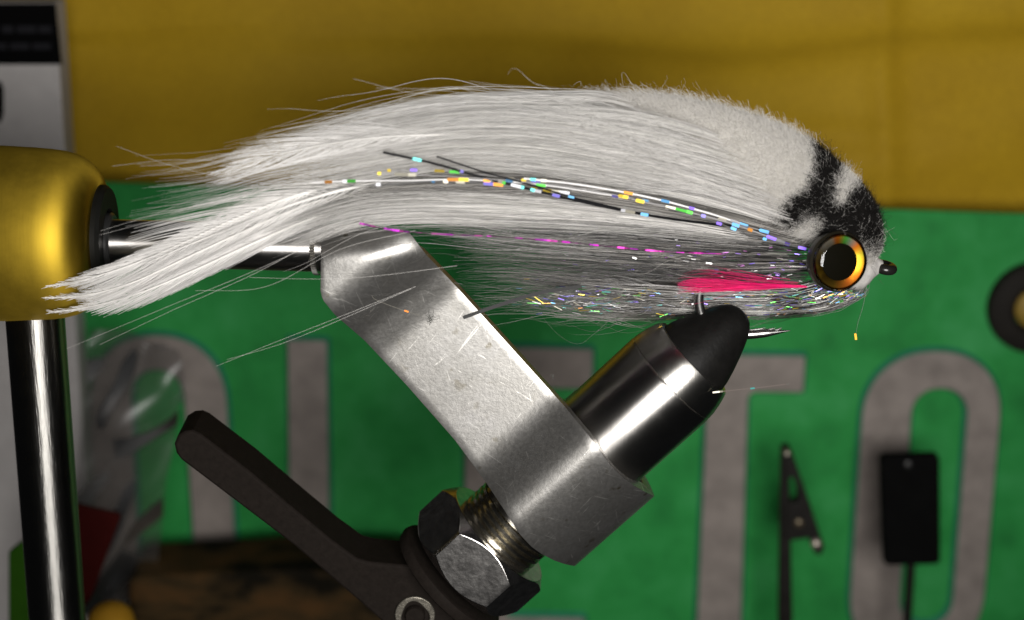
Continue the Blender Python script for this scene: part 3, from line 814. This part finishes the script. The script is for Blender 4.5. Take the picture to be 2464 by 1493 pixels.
def wool(name, n, smin, smax, ln, rad, flow, nw, k=7, curl=0.05, phr=(-0.15, 1.15)):
    si = rng.uniform(smin, smax, n); ph = math.pi*rng.uniform(*phr, n)
    q, R0 = head_point(si, ph, 0.90)
    _, R1 = head_point(si, ph, 1.0)
    _, Rb = head_point(np.clip(si-0.03, 0, 1), ph, 0.90)
    nm = R1-R0; nm /= np.linalg.norm(nm, axis=1)[:, None]+1e-9
    bk = Rb-R0; bk /= np.linalg.norm(bk, axis=1)[:, None]+1e-9
    rd = rng.normal(0, 1, (n, 3)); rd /= np.linalg.norm(rd, axis=1)[:, None]
    dv = nw*nm+flow*bk+0.75*rd; dv /= np.linalg.norm(dv, axis=1)[:, None]
    rd2 = rng.normal(0, 1, (n, 3)); rd3 = rng.normal(0, 1, (n, 3))
    L = ln*rng.uniform(0.5, 1.15, n)
    s = np.linspace(0, 1, k)
    P = R0[:, None, :]+dv[:, None, :]*(L[:, None]*s)[..., None] + bk[:, None, :]*(0.35*flow*L[:, None]*s**2)[..., None]
    P = P+(rd2[:, None, :]*np.sin(s*5.0)[None, :, None]+rd3[:, None, :]*(1-np.cos(s*7.0))[None, :, None]*0.6)*curl
    mid = P[:, k//2+1]; vz_ = mid-CAM; zf_ = vz_@FW
    mid_px = np.stack([CX+FPX*(vz_@RT)/zf_, CY-FPX*(vz_@UP)/zf_], 1)
    jq = mid_px+rng.normal(0, 7, q.shape)
    jq += np.array([[mnoise.noise(Vector((a/26, b/26, 0.5))), mnoise.noise(Vector((a/26, b/26, 7.5)))] for a, b in jq])*22
    blk_ = np.zeros(n, bool)
    for b_ in BANDS: blk_ |= inpoly(jq, b_) | inpoly(q+jq-mid_px+rng.normal(0, 5, q.shape), b_)
    blk_ &= rng.uniform(0, 1, n) > 0.02
    tn = rng.uniform(0.82, 1.05, n)
    tint = np.stack([tn, tn*0.99, tn*rng.uniform(0.94, 0.99, n)], 1)
    tint[blk_] = rng.uniform(0.008, 0.03, (blk_.sum(), 1))*np.array([1, 0.95, 0.92])
    R = rad*rng.uniform(0.7, 1.3, (n, 1))*np.linspace(1.0, 0.45, k)[None, :]
    o = curves(name, P, R, M_WOOL, head, tint)
    return o
# marker bands reach the felt under the fibres too
fm = head.data
fm.materials.append(basic('black_felt', (0.012, 0.011, 0.011), 0.9, 0, 0.2, 900))
cen = np.array([np.mean([np.array(fm.vertices[v].co)/CM for v in f.vertices], axis=0) for f in fm.polygons])
vz = cen-CAM; zf = vz@FW
qq = np.stack([CX+FPX*(vz@RT)/zf, CY-FPX*(vz@UP)/zf], 1)
inb = np.zeros(len(qq), bool)
for b_ in BANDS: inb |= inpoly(qq, b_)
for f, v_ in zip(fm.polygons, inb): f.material_index = int(v_)
wool('wool_fibre', 80000, 0.10, 0.97, 0.15, 0.0019, 0.62, 0.50, curl=0.016)
wool('wool_fibre', 6000, 0.04, 0.6, 0.26, 0.0018, 0.9, 0.45, curl=0.04)
wool('wool_fibre', 5000, 0.0, 0.93, 0.24, 0.0010, 0.4, 1.0, curl=0.06)

# feathers of the tail
def feather(quill, wu, wl, d0, d1, nb=240, ang=0.135, rad=0.0044, split=0.0, tipw=0.35, qs=1.0):
    f = bpy.data.objects.new('feather', None); f.empty_display_size = 0.005
    SC.collection.objects.link(f); f.parent = fly; f.location = -fly.location
    q = arc(quill, 120); sg = np.linspace(0, 1, 120)
    dz = np.interp(sg, [0, 0.28, 1], [d0+0.75, d0, d1])
    Pq = D(q[:, 0], q[:, 1], dz-0.04)
    vs, fs = tube_geo(Pq[::4], np.interp(np.linspace(0, 1, 30), [0, 0.25, 1], np.array([0.006, 0.028, 0.005])*qs), 8)
    mesh('quill', vs, fs, M_QUILL, f)
    T = np.gradient(q, axis=0); T /= np.linalg.norm(T, axis=1)[:, None]
    qlen = np.sum(np.linalg.norm(np.diff(q, axis=0), axis=1))
    Nn = np.stack([-T[:, 1], T[:, 0]], 1)
    Ps, Rs, tn = [], [], []
    k = 10
    for side, w_ in ((1, wu), (-1, wl)):
        for i in range(nb):
            s = 0.02+0.97*i/nb
            j = s*119; j0 = min(int(j), 118); fr = j-j0
            p0 = q[j0]*(1-fr)+q[j0+1]*fr
            wd = w_*(0.55+0.45*math.sin(math.pi*min(1, s*1.15)))*(1 if s < 0.8 else (1-(s-0.8)/0.2*(1-tipw)))
            wd *= rng.uniform(0.93, 1.05)*(1-0.7*smooth(0.6, 1.0, s))
            a = ang*rng.uniform(0.85, 1.1)
            Lb = wd/math.sin(a)*0.9
            tt = np.linspace(0, 1, k)
            # barbs leave the quill at a slant and sweep towards the tip
            lim = (1-s)*qlen+10*rng.uniform(0.4, 1.2)
            along = np.minimum(1, lim/(Lb*math.cos(a)*1.1))*Lb*math.cos(a)*(0.75*tt+0.35*tt**2); across = wd*(1.55*tt-0.55*tt**2)
            t0, n0 = T[min(j0+6, 119)], Nn[min(j0+6, 119)]*side
            xy = p0+along[:, None]*t0+across[:, None]*n0 + rng.normal(0, 1.0, 2)*tt[:, None]*3
            dd_ = dz[j0]+0.03*side+0.10*across/ (w_+1e-6)*rng.uniform(-0.3, 0.6)
            Ps.append(D(xy[:, 0], xy[:, 1], dd_)); Rs.append(rad*rng.uniform(0.75, 1.2)*(1-0.7*tt**2)); tn.append(rng.uniform(0.85, 1.08))
    tn = np.array(tn)
    curves('barb', np.array(Ps), np.array(Rs), M_FEATHER, f, np.stack([tn, tn*0.995, tn*0.99], 1))
    return f
M_QUILL = basic('quill', (0.85, 0.83, 0.8), 0.35, 0, 0.08, 300)
feather([(1000, 415), (850, 438), (700, 475), (560, 530), (430, 590), (310, 640), (190, 676), (82, 692)], 24, 30, -1.2, -0.45, 380)
feather([(1000, 440), (860, 460), (720, 500), (580, 560), (440, 625), (320, 680), (200, 712), (84, 716)], 20, 26, -1.1, -0.35, 320)
feather([(1000, 470), (870, 490), (740, 530), (600, 590), (480, 645), (350, 700), (220, 738), (112, 752)], 26, 26, -1.0, -0.3, 360)
feather([(1000, 430), (880, 445), (760, 475), (640, 515), (540, 555), (430, 600), (340, 640)], 70, 22, -1.3, -0.9, 40, 0.20, 0.0062)
feather([(1250, 330), (1080, 325), (920, 330), (760, 352), (620, 385), (500, 420)], 34, 44, -1.3, -1.35, 95, 0.15, 0.0046, qs=0.45)

# single stray hairs
def strays(lst, rad, mat, tint, name='stray_hair', d=-1.2):
    k = 24
    Ps = np.array([D(*arc(c, k).T, d) for c in lst])
    R = np.full((len(lst), k), rad)*np.linspace(1, 0.5, k)[None, :]
    return curves(name, Ps, R, mat, fly, np.tile(np.array(tint)[None, :], (len(lst), 1)))
strays([[(1000, 690), (800, 770), (660, 825), (520, 882)], [(990, 695), (800, 778), (670, 830), (545, 866)], [(850, 540), (640, 640), (400, 740), (160, 840)],
        [(820, 545), (620, 655), (420, 745), (240, 830)], [(1000, 555), (820, 600), (640, 690), (470, 700)], [(1100, 640), (900, 665), (760, 672), (600, 668)],
        [(900, 480), (560, 430), (400, 395), (280, 352)], [(880, 460), (620, 400), (430, 385), (270, 400)], [(800, 470), (520, 470), (360, 520), (242, 556)],
        [(760, 480), (520, 505), (380, 530), (240, 566)], [(1400, 250), (1250, 245), (1060, 218), (905, 212)], [(1350, 260), (1200, 235), (1000, 225), (850, 190)],
        [(1400, 260), (1280, 225), (1210, 208), (1130, 196)], [(1300, 262), (1180, 235), (1080, 210), (960, 240)]], 0.0022, M_WHITE, (0.95, 0.94, 0.92))
strays([[(1500, 640), (1250, 660), (1050, 680), (830, 740)], [(1450, 645), (1200, 640), (1000, 655), (790, 660)], [(1350, 600), (1150, 590), (1000, 585), (800, 600)],
        [(1500, 660), (1200, 690), (1000, 700), (870, 715)], [(1400, 670), (1150, 680), (960, 712), (800, 700)], [(1300, 560), (1050, 565), (900, 580), (780, 640)],
        [(1200, 640), (1050, 610), (960, 640), (905, 570)], [(1300, 690), (1100, 690), (950, 735), (850, 770)], [(2085, 690), (2075, 740), (2062, 780), (2058, 812)],
        [(2095, 640), (2110, 665), (2125, 685)], [(2130, 540), (2150, 560), (2160, 570)]], 0.0022, M_GREY, (0.25, 0.24, 0.22))
strays([[(2086, 692), (2076, 740), (2064, 780), (2059, 812)], [(1712, 946), (1760, 940), (1820, 934), (1900, 924)]], 0.0024, M_WHITE, (0.30, 0.36, 0.33), d=-0.6)

# flash strands; foil iridescence and sheen painted as fixed segment colours
HOLO = [(0.32, 0.20, 1.0), (0.34, 0.30, 1.0), (0.20, 0.55, 1.0), (0.20, 0.9, 0.85), (0.16, 0.9, 0.12), (1.0, 0.72, 0.08), (1.0, 0.42, 0.08), (0.8, 0.8, 0.85), (0.9, 0.85, 0.7)]
def ribbon(pts, d, wpx, seglen, pcol, dark, name='flash_strand', n=320, tilt=0.0, bright=1.0, mat=None, palette=None, bare=0.35):
    palette = palette or HOLO
    q = arc(pts, n); dz = np.interp(np.linspace(0, 1, n), np.linspace(0, 1, len(d)), d)
    T = np.gradient(q, axis=0); T /= np.linalg.norm(T, axis=1)[:, None]; Nn = np.stack([-T[:, 1], T[:, 0]], 1)
    ph = np.cumsum(rng.normal(0, 0.12, n))*tilt
    hw = wpx/2*np.clip(np.abs(np.cos(ph)), 0.5, 1)
    Lp = np.r_[0, np.cumsum(np.linalg.norm(np.diff(q, axis=0), axis=1))]
    cols = []; until = -1; thin = np.ones(n)
    for i in range(n-1):
        if Lp[i] > until:
            hit = rng.uniform() < pcol
            until = Lp[i]+seglen*(rng.uniform(0.4, 1.5) if hit else rng.uniform(0.6, 2.0))
            cur = np.array(palette[rng.integers(len(palette))])*bright*rng.choice([0.3, 0.6, 1.0, 1.2]) if hit else np.array(dark)
            lo = 1.0 if hit else bare
        cols.append(cur); thin[i] = lo
    thin[-1] = thin[-2]; hw = hw*thin
    a = q+Nn*hw[:, None]; b = q-Nn*hw[:, None]
    A = D(a[:, 0], a[:, 1], dz+0.02*np.sin(ph)); B = D(b[:, 0], b[:, 1], dz-0.02*np.sin(ph))
    vs = [v for p in zip(A, B) for v in p]
    fs = [(2*i, 2*i+1, 2*i+3, 2*i+2) for i in range(n-1)]
    me = bpy.data.meshes.new(name); me.from_pydata([tuple(v*CM) for v in vs], [], fs); me.update()
    me.materials.append(mat or M_FOIL)
    at = me.attributes.new('tint', 'FLOAT_COLOR', 'FACE')
    at.data.foreach_set('color', np.c_[np.array(cols), np.ones(n-1)].astype(np.float32).ravel())
    return put(bpy.data.objects.new(name, me), fly)
BK = (0.005, 0.005, 0.006); SV = (0.75, 0.74, 0.74); GY = (0.30, 0.29, 0.29)
ribbon([(1760, 545), (1600, 525), (1440, 495), (1300, 462), (1160, 427), (1040, 393), (922, 367)], [-0.4, -1.0, -1.4, -1.55], 7.5, 17, 0.20, BK, bare=0.8)
ribbon([(1500, 505), (1380, 476), (1270, 443), (1170, 416), (1050, 377)], [-0.9, -1.35, -1.55], 5.5, 17, 0.22, BK, bare=0.75)
ribbon([(1800, 545), (1700, 512), (1560, 475), (1400, 446), (1260, 430)], [-0.5, -0.9, -1.3], 7, 17, 0.25, SV, bare=0.6)
ribbon([(1850, 560), (1700, 520), (1540, 482), (1380, 452), (1220, 435), (1080, 425), (960, 420), (870, 416)], [-0.4, -0.9, -1.3, -1.45, -1.5], 8, 17, 0.28, GY, bare=0.25)
ribbon([(1500, 475), (1300, 445), (1120, 433), (980, 435), (860, 436), (750, 440)], [-0.9, -1.3, -1.5, -1.5], 8, 18, 0.24, SV, bare=0.35)
ribbon([(1400, 470), (1200, 445), (1050, 437), (920, 444), (840, 450), (762, 460)], [-1.0, -1.35, -1.5, -1.5], 8, 16, 0.32, (0.12, 0.12, 0.12), bare=0.3)
ribbon([(1300, 440), (1150, 420), (1020, 410), (890, 412)], [-1.2, -1.45, -1.5], 7, 16, 0.42, GY, bare=0.2)
ribbon([(1900, 590), (1780, 545), (1660, 512), (1520, 480)], [-0.5, -0.8, -1.1], 8, 18, 0.30, GY)
ribbon([(1940, 600), (1820, 570), (1720, 535), (1600, 500)], [-0.6, -0.8, -1.0], 7, 18, 0.26, (0.1, 0.1, 0.1))
ribbon([(1400, 690), (1300, 705), (1200, 735), (1114, 765)], [-0.9, -1.1], 9, 40, 0.0, (0.04, 0.04, 0.04), bare=1.0)
ribbon([(1715, 945), (1760, 940), (1820, 934), (1892, 925)], [-0.75, -0.6], 4, 14, 0.25, (0.12, 0.10, 0.09), bare=0.6)
ribbon([(895, 713), (905, 722), (950, 740), (1010, 760)], [-0.95, -0.9], 3.5, 12, 0.45, (0.15, 0.14, 0.12), palette=[(1.0, 0.45, 0.02), (1.0, 0.3, 0.05)])
ribbon([(865, 538), (960, 556), (1080, 565), (1200, 570), (1330, 580), (1450, 592), (1600, 606), (1750, 612)], [-1.55, -1.5, -1.3, -1.0, -0.7], 4.5, 14, 0.6, (0.25, 0.02, 0.2), palette=[(0.9, 0.05, 0.8), (1.0, 0.1, 0.7), (0.7, 0.05, 0.75)], tilt=2.0)
ribbon([(2058, 803), (2059, 810), (2060, 818)], [-0.6, -0.6], 5, 30, 1.0, SV, palette=[(1.0, 0.5, 0.05)])

# sparkle fibres in the belly: hundreds of tiny foil slivers, their glitter painted as colour
def sparkles(n, top, bot, dfront, length=(6, 26), wid=(0.7, 1.8), seed_cols=HOLO, pw=0.3):
    T = arc(top, 80); B = arc(bot, 80)
    vs, fs, cols = [], [], []
    for i in range(n):
        s = rng.uniform(0, 1)**1.25; u = rng.uniform(0, 1)**0.75
        j = min(int(s*79), 78)
        p = T[j]*(1-u)+B[j]*u + rng.normal(0, 1, 2)*np.array([55, 9])*s; tg = (T[j+1]-T[j])*(1-u)+(B[j+1]-B[j])*u; tg /= np.linalg.norm(tg)+1e-9
        an = math.atan2(tg[1], tg[0])+rng.normal(0, 0.22); dv = np.array([math.cos(an), math.sin(an)]); nv = np.array([-dv[1], dv[0]])
        L = rng.uniform(*length)/2; W = rng.uniform(*wid)/2
        dz = dfront*math.sqrt(max(0.05, 1-(2*u-1)**2))*rng.uniform(0.5, 1.12)
        dz += float(part_at_jaw(p[0], p[1]))
        tl_, tw_ = rng.normal(0, 0.25), rng.normal(0, 0.35)
        base = len(vs)
        for a, b_ in ((-L, -W), (L, -W), (L, W), (-L, W)):
            xy = p+dv*a+nv*b_
            vs.append(D(xy[0], xy[1], dz+(a*tl_+b_*tw_)*s0))
        fs.append((base, base+1, base+2, base+3))
        c = np.array(seed_cols[rng.integers(len(seed_cols))]) if rng.uniform() > pw else np.array(SV)
        cols.append(c*rng.choice([0.25, 0.5, 0.9, 1.1]))
    me = bpy.data.meshes.new('sparkle_fibre'); me.from_pydata([tuple(v*CM) for v in vs], [], fs); me.update()
    me.materials.append(M_FOILHOT)
    at = me.attributes.new('tint', 'FLOAT_COLOR', 'FACE')
    at.data.foreach_set('color', np.c_[np.array(cols), np.ones(len(cols))].astype(np.float32).ravel())
    o = bpy.data.objects.new('sparkle_fibre', me); o['kind'] = 'stuff'
    return put(o, fly)
sparkles(850, [(2000, 690), (1850, 690), (1650, 690), (1450, 680), (1250, 670)], [(2080, 715), (1900, 757), (1700, 760), (1500, 755), (1330, 740)], -0.85)
sparkles(170, [(1990, 590), (1800, 560), (1600, 540), (1300, 520)], [(1960, 690), (1800, 700), (1600, 690), (1300, 670)], -0.8, (5, 16), (1.0, 2.2), [(0.3, 0.2, 1.0), (0.5, 0.3, 1.0), (0.8, 0.3, 0.9), (0.8, 0.8, 0.8)])

# pink throat
bundle('pink_throat', [(1940, 687), (1860, 684), (1780, 680), (1700, 673), (1655, 672), (1630, 682)], [(1945, 692), (1860, 694), (1780, 697), (1710, 700), (1660, 700), (1632, 694)],
       230, [-0.78, -0.85, -0.88], [0.04, 0.08, 0.08], M_PINK, 0.0034, k=8, s0r=(0, 0.45), s1r=(0.6, 1.05), wander=3, clump=0.55, ncl=16, tone=(0.6, 1.2))
bundle('pink_throat', [(1930, 676), (1840, 664), (1760, 650), (1690, 642), (1640, 652)], [(1930, 690), (1840, 688), (1760, 680), (1690, 672), (1630, 676)],
       22, [-0.78, -0.84, -0.86], [0.04, 0.08, 0.08], M_PINK, 0.0028, k=8, s0r=(0, 0.5), s1r=(0.6, 1.0), wander=8, clump=0.6, ncl=12, tone=(0.3, 0.9))
# bright tinsel hairs in the belly
bundle('tinsel_hair', [(1990, 670), (1900, 690), (1780, 695), (1640, 690), (1500, 680), (1350, 665)], [(2085, 690), (2010, 740), (1890, 756), (1740, 758), (1580, 752), (1340, 735)],
       150, [-0.5, -0.7, -0.75, -0.6], [0.15, 0.2, 0.2], M_WHITE, 0.0024, s0r=(0, 0.7), s1r=(0.3, 1.0), wander=6, clump=0.3, ncl=40, tone=(0.5, 1.1))

# hook
M_HOOK = basic('nickel_wire', (0.42, 0.41, 0.40), 0.26, 1.0, 0.1, 300)
hp = arc([(2108, 642), (1990, 642), (1850, 640), (1740, 645), (1700, 668), (1683, 705), (1684, 745), (1702, 783), (1745, 803), (1800, 805), (1850, 801), (1902, 796)], 90)
Rh = np.interp(np.linspace(0, 1, 90), [0, 0.84, 0.92, 1.0], [0.085, 0.085, 0.072, 0.004])
vs, fs = tube_geo(D(hp[:, 0], hp[:, 1], 0.0), Rh, 14)
for x0, x1 in ((1800, 1842), (1838, 1866), (1862, 1882)):
    tube_geo(D(np.array([x0, (x0+x1)/2, x1]), np.array([797, 794, 789.0]), 0.0), [0.03, 0.022, 0.002], 8, vs, fs)
hook = mesh('hook', vs, fs, M_HOOK, fly)
# eye of the hook: closed wire loop seen edge-on
ec = D(2128, 644, 0.0); er = 0.10
P = np.array([ec+np.array([0.12*math.cos(a), er*1.6*math.sin(a), -0.02*math.cos(a)]) for a in np.linspace(0, 2*math.pi, 33)])
vs, fs = tube_geo(P, 0.085, 12)
mesh('hook_eye', vs, fs, basic('black_thread_lacquer', (0.012, 0.011, 0.010), 0.25, 0, 0.1, 300), fly)
# thread and cement collar between head and hook eye
hx = D(2112, 641, 0.0)-D(2060, 640, 0.0)
M_CEM = basic('head_cement', (0.46, 0.44, 0.42), 0.16, 0, 0.3, 500, 0.3, 900)
lathe('thread_head', D(2060, 640, -0.05), hx, [(-0.1, 0.40), (0.08, 0.40), (0.2, 0.30), (0.28, 0.2), (0.36, 0.13), (0.42, 0.10), (0.43, 0.03)], M_CEM, fly, 40, angle=60)

# eye
en = np.array([0.27, -0.945, 0.11]); en /= np.linalg.norm(en)
ec = D(2013, 629, -0.86)
ze = pxcm(-0.86)
def eye_mat():
    m, t, b = nt('holographic_iris')
    at = N(t, 'ShaderNodeAttribute', _attribute_name='tint')
    tc = t.nodes.new('ShaderNodeTexCoord')
    nz = N(t, 'ShaderNodeTexNoise', Scale=420, Detail=3, Roughness=0.6, Distortion=0.6)
    t.links.new(tc.outputs['Object'], nz.inputs['Vector'])
    mx = N(t, 'ShaderNodeMix', _data_type='RGBA'); mx.inputs[7].default_value = (0.55, 0.36, 0.03, 1)
    t.links.new(ramp(t, nz.outputs['Fac'], [(0.48, g(0)), (0.64, g(0.35))]), mx.inputs['Factor'])
    t.links.new(at.outputs['Color'], mx.inputs[6]); t.links.new(mx.outputs[2], b.inputs['Base Color'])
    b.inputs['Metallic'].default_value = 1.0; b.inputs['Roughness'].default_value = 0.36
    return m
def dome_mat():
    m, t, b = nt('clear_resin')
    o = t.nodes['Material Output']
    tr = t.nodes.new('ShaderNodeBsdfTransparent'); tr.inputs[0].default_value = (0.97, 0.95, 0.9, 1)
    gl = t.nodes.new('ShaderNodeBsdfGlossy'); gl.inputs['Roughness'].default_value = 0.03
    fr = t.nodes.new('ShaderNodeFresnel'); fr.inputs[0].default_value = 1.45
    ms = t.nodes.new('ShaderNodeMixShader')
    t.links.new(fr.outputs[0], ms.inputs[0]); t.links.new(tr.outputs[0], ms.inputs[1]); t.links.new(gl.outputs[0], ms.inputs[2])
    t.links.new(ms.outputs[0], o.inputs['Surface'])
    return m
M_EYEBLK = basic('eye_black', (0.012, 0.010, 0.006), 0.3, 0, 0.2, 300)
eye = lathe('eye', ec, en, [(-0.12, 40*ze), (-0.12, 70*ze), (0.0, 73*ze), (0.06, 73*ze), (0.09, 68*ze), (0.08, 64*ze), (0.07, 20*ze), (0.07, 0.001)], M_EYEBLK, fly, 72)
iris = lathe('iris', ec, en, [(0.074, 66*ze), (0.125, 65.5*ze), (0.125, 63*ze), (0.098, 46*ze), (0.09, 42*ze), (0.074, 42*ze)], eye_mat(), eye, 72, closed=True)
# foil rainbow, upper-left sheen and unlit left painted as sectors, clockwise from top
im = iris.data
secs = [(0, (0.95, 0.28, 0.03)), (18, (0.12, 0.80, 0.10)), (34, (0.40, 0.45, 0.42)), (52, (0.85, 0.22, 0.02)), (75, (0.55, 0.50, 0.04)), (95, (0.85, 0.45, 0.03)),
        (120, (0.90, 0.24, 0.02)), (150, (0.55, 0.14, 0.02)), (190, (0.20, 0.13, 0.02)), (250, (0.16, 0.10, 0.02)), (290, (0.30, 0.24, 0.12)), (315, (0.60, 0.60, 0.56)), (342, (0.70, 0.62, 0.5)), (352, (0.95, 0.28, 0.03)), (360, (0.95, 0.28, 0.03))]
cs = []
for f in im.polygons:
    c = np.array(f.center)/CM-ec
    a = math.degrees(math.atan2(c@RT, c@UP)) % 360
    cs.append([np.interp(a, [q[0] for q in secs], [q[1][j] for q in secs]) *0.72 for j in range(3)]+[1])
im.attributes.new('tint', 'FLOAT_COLOR', 'FACE').data.foreach_set('color', np.array(cs, np.float32).ravel())
lathe('pupil', ec, en, [(0.075, 44.5*ze), (0.118, 44.5*ze), (0.123, 42*ze), (0.13, 0.001)], basic('pupil_black', (0.003, 0.0028, 0.0015), 0.6, 0, 0.1, 300, spec=0.03), eye, 64)
lathe('cornea', ec, en, [(0.092, 68*ze), (0.14, 67.5*ze), (0.19, 65*ze), (0.222, 60*ze), (0.238, 53*ze), (0.247, 40*ze), (0.252, 20*ze), (0.254, 0.001)], dome_mat(), eye, 72, angle=80)
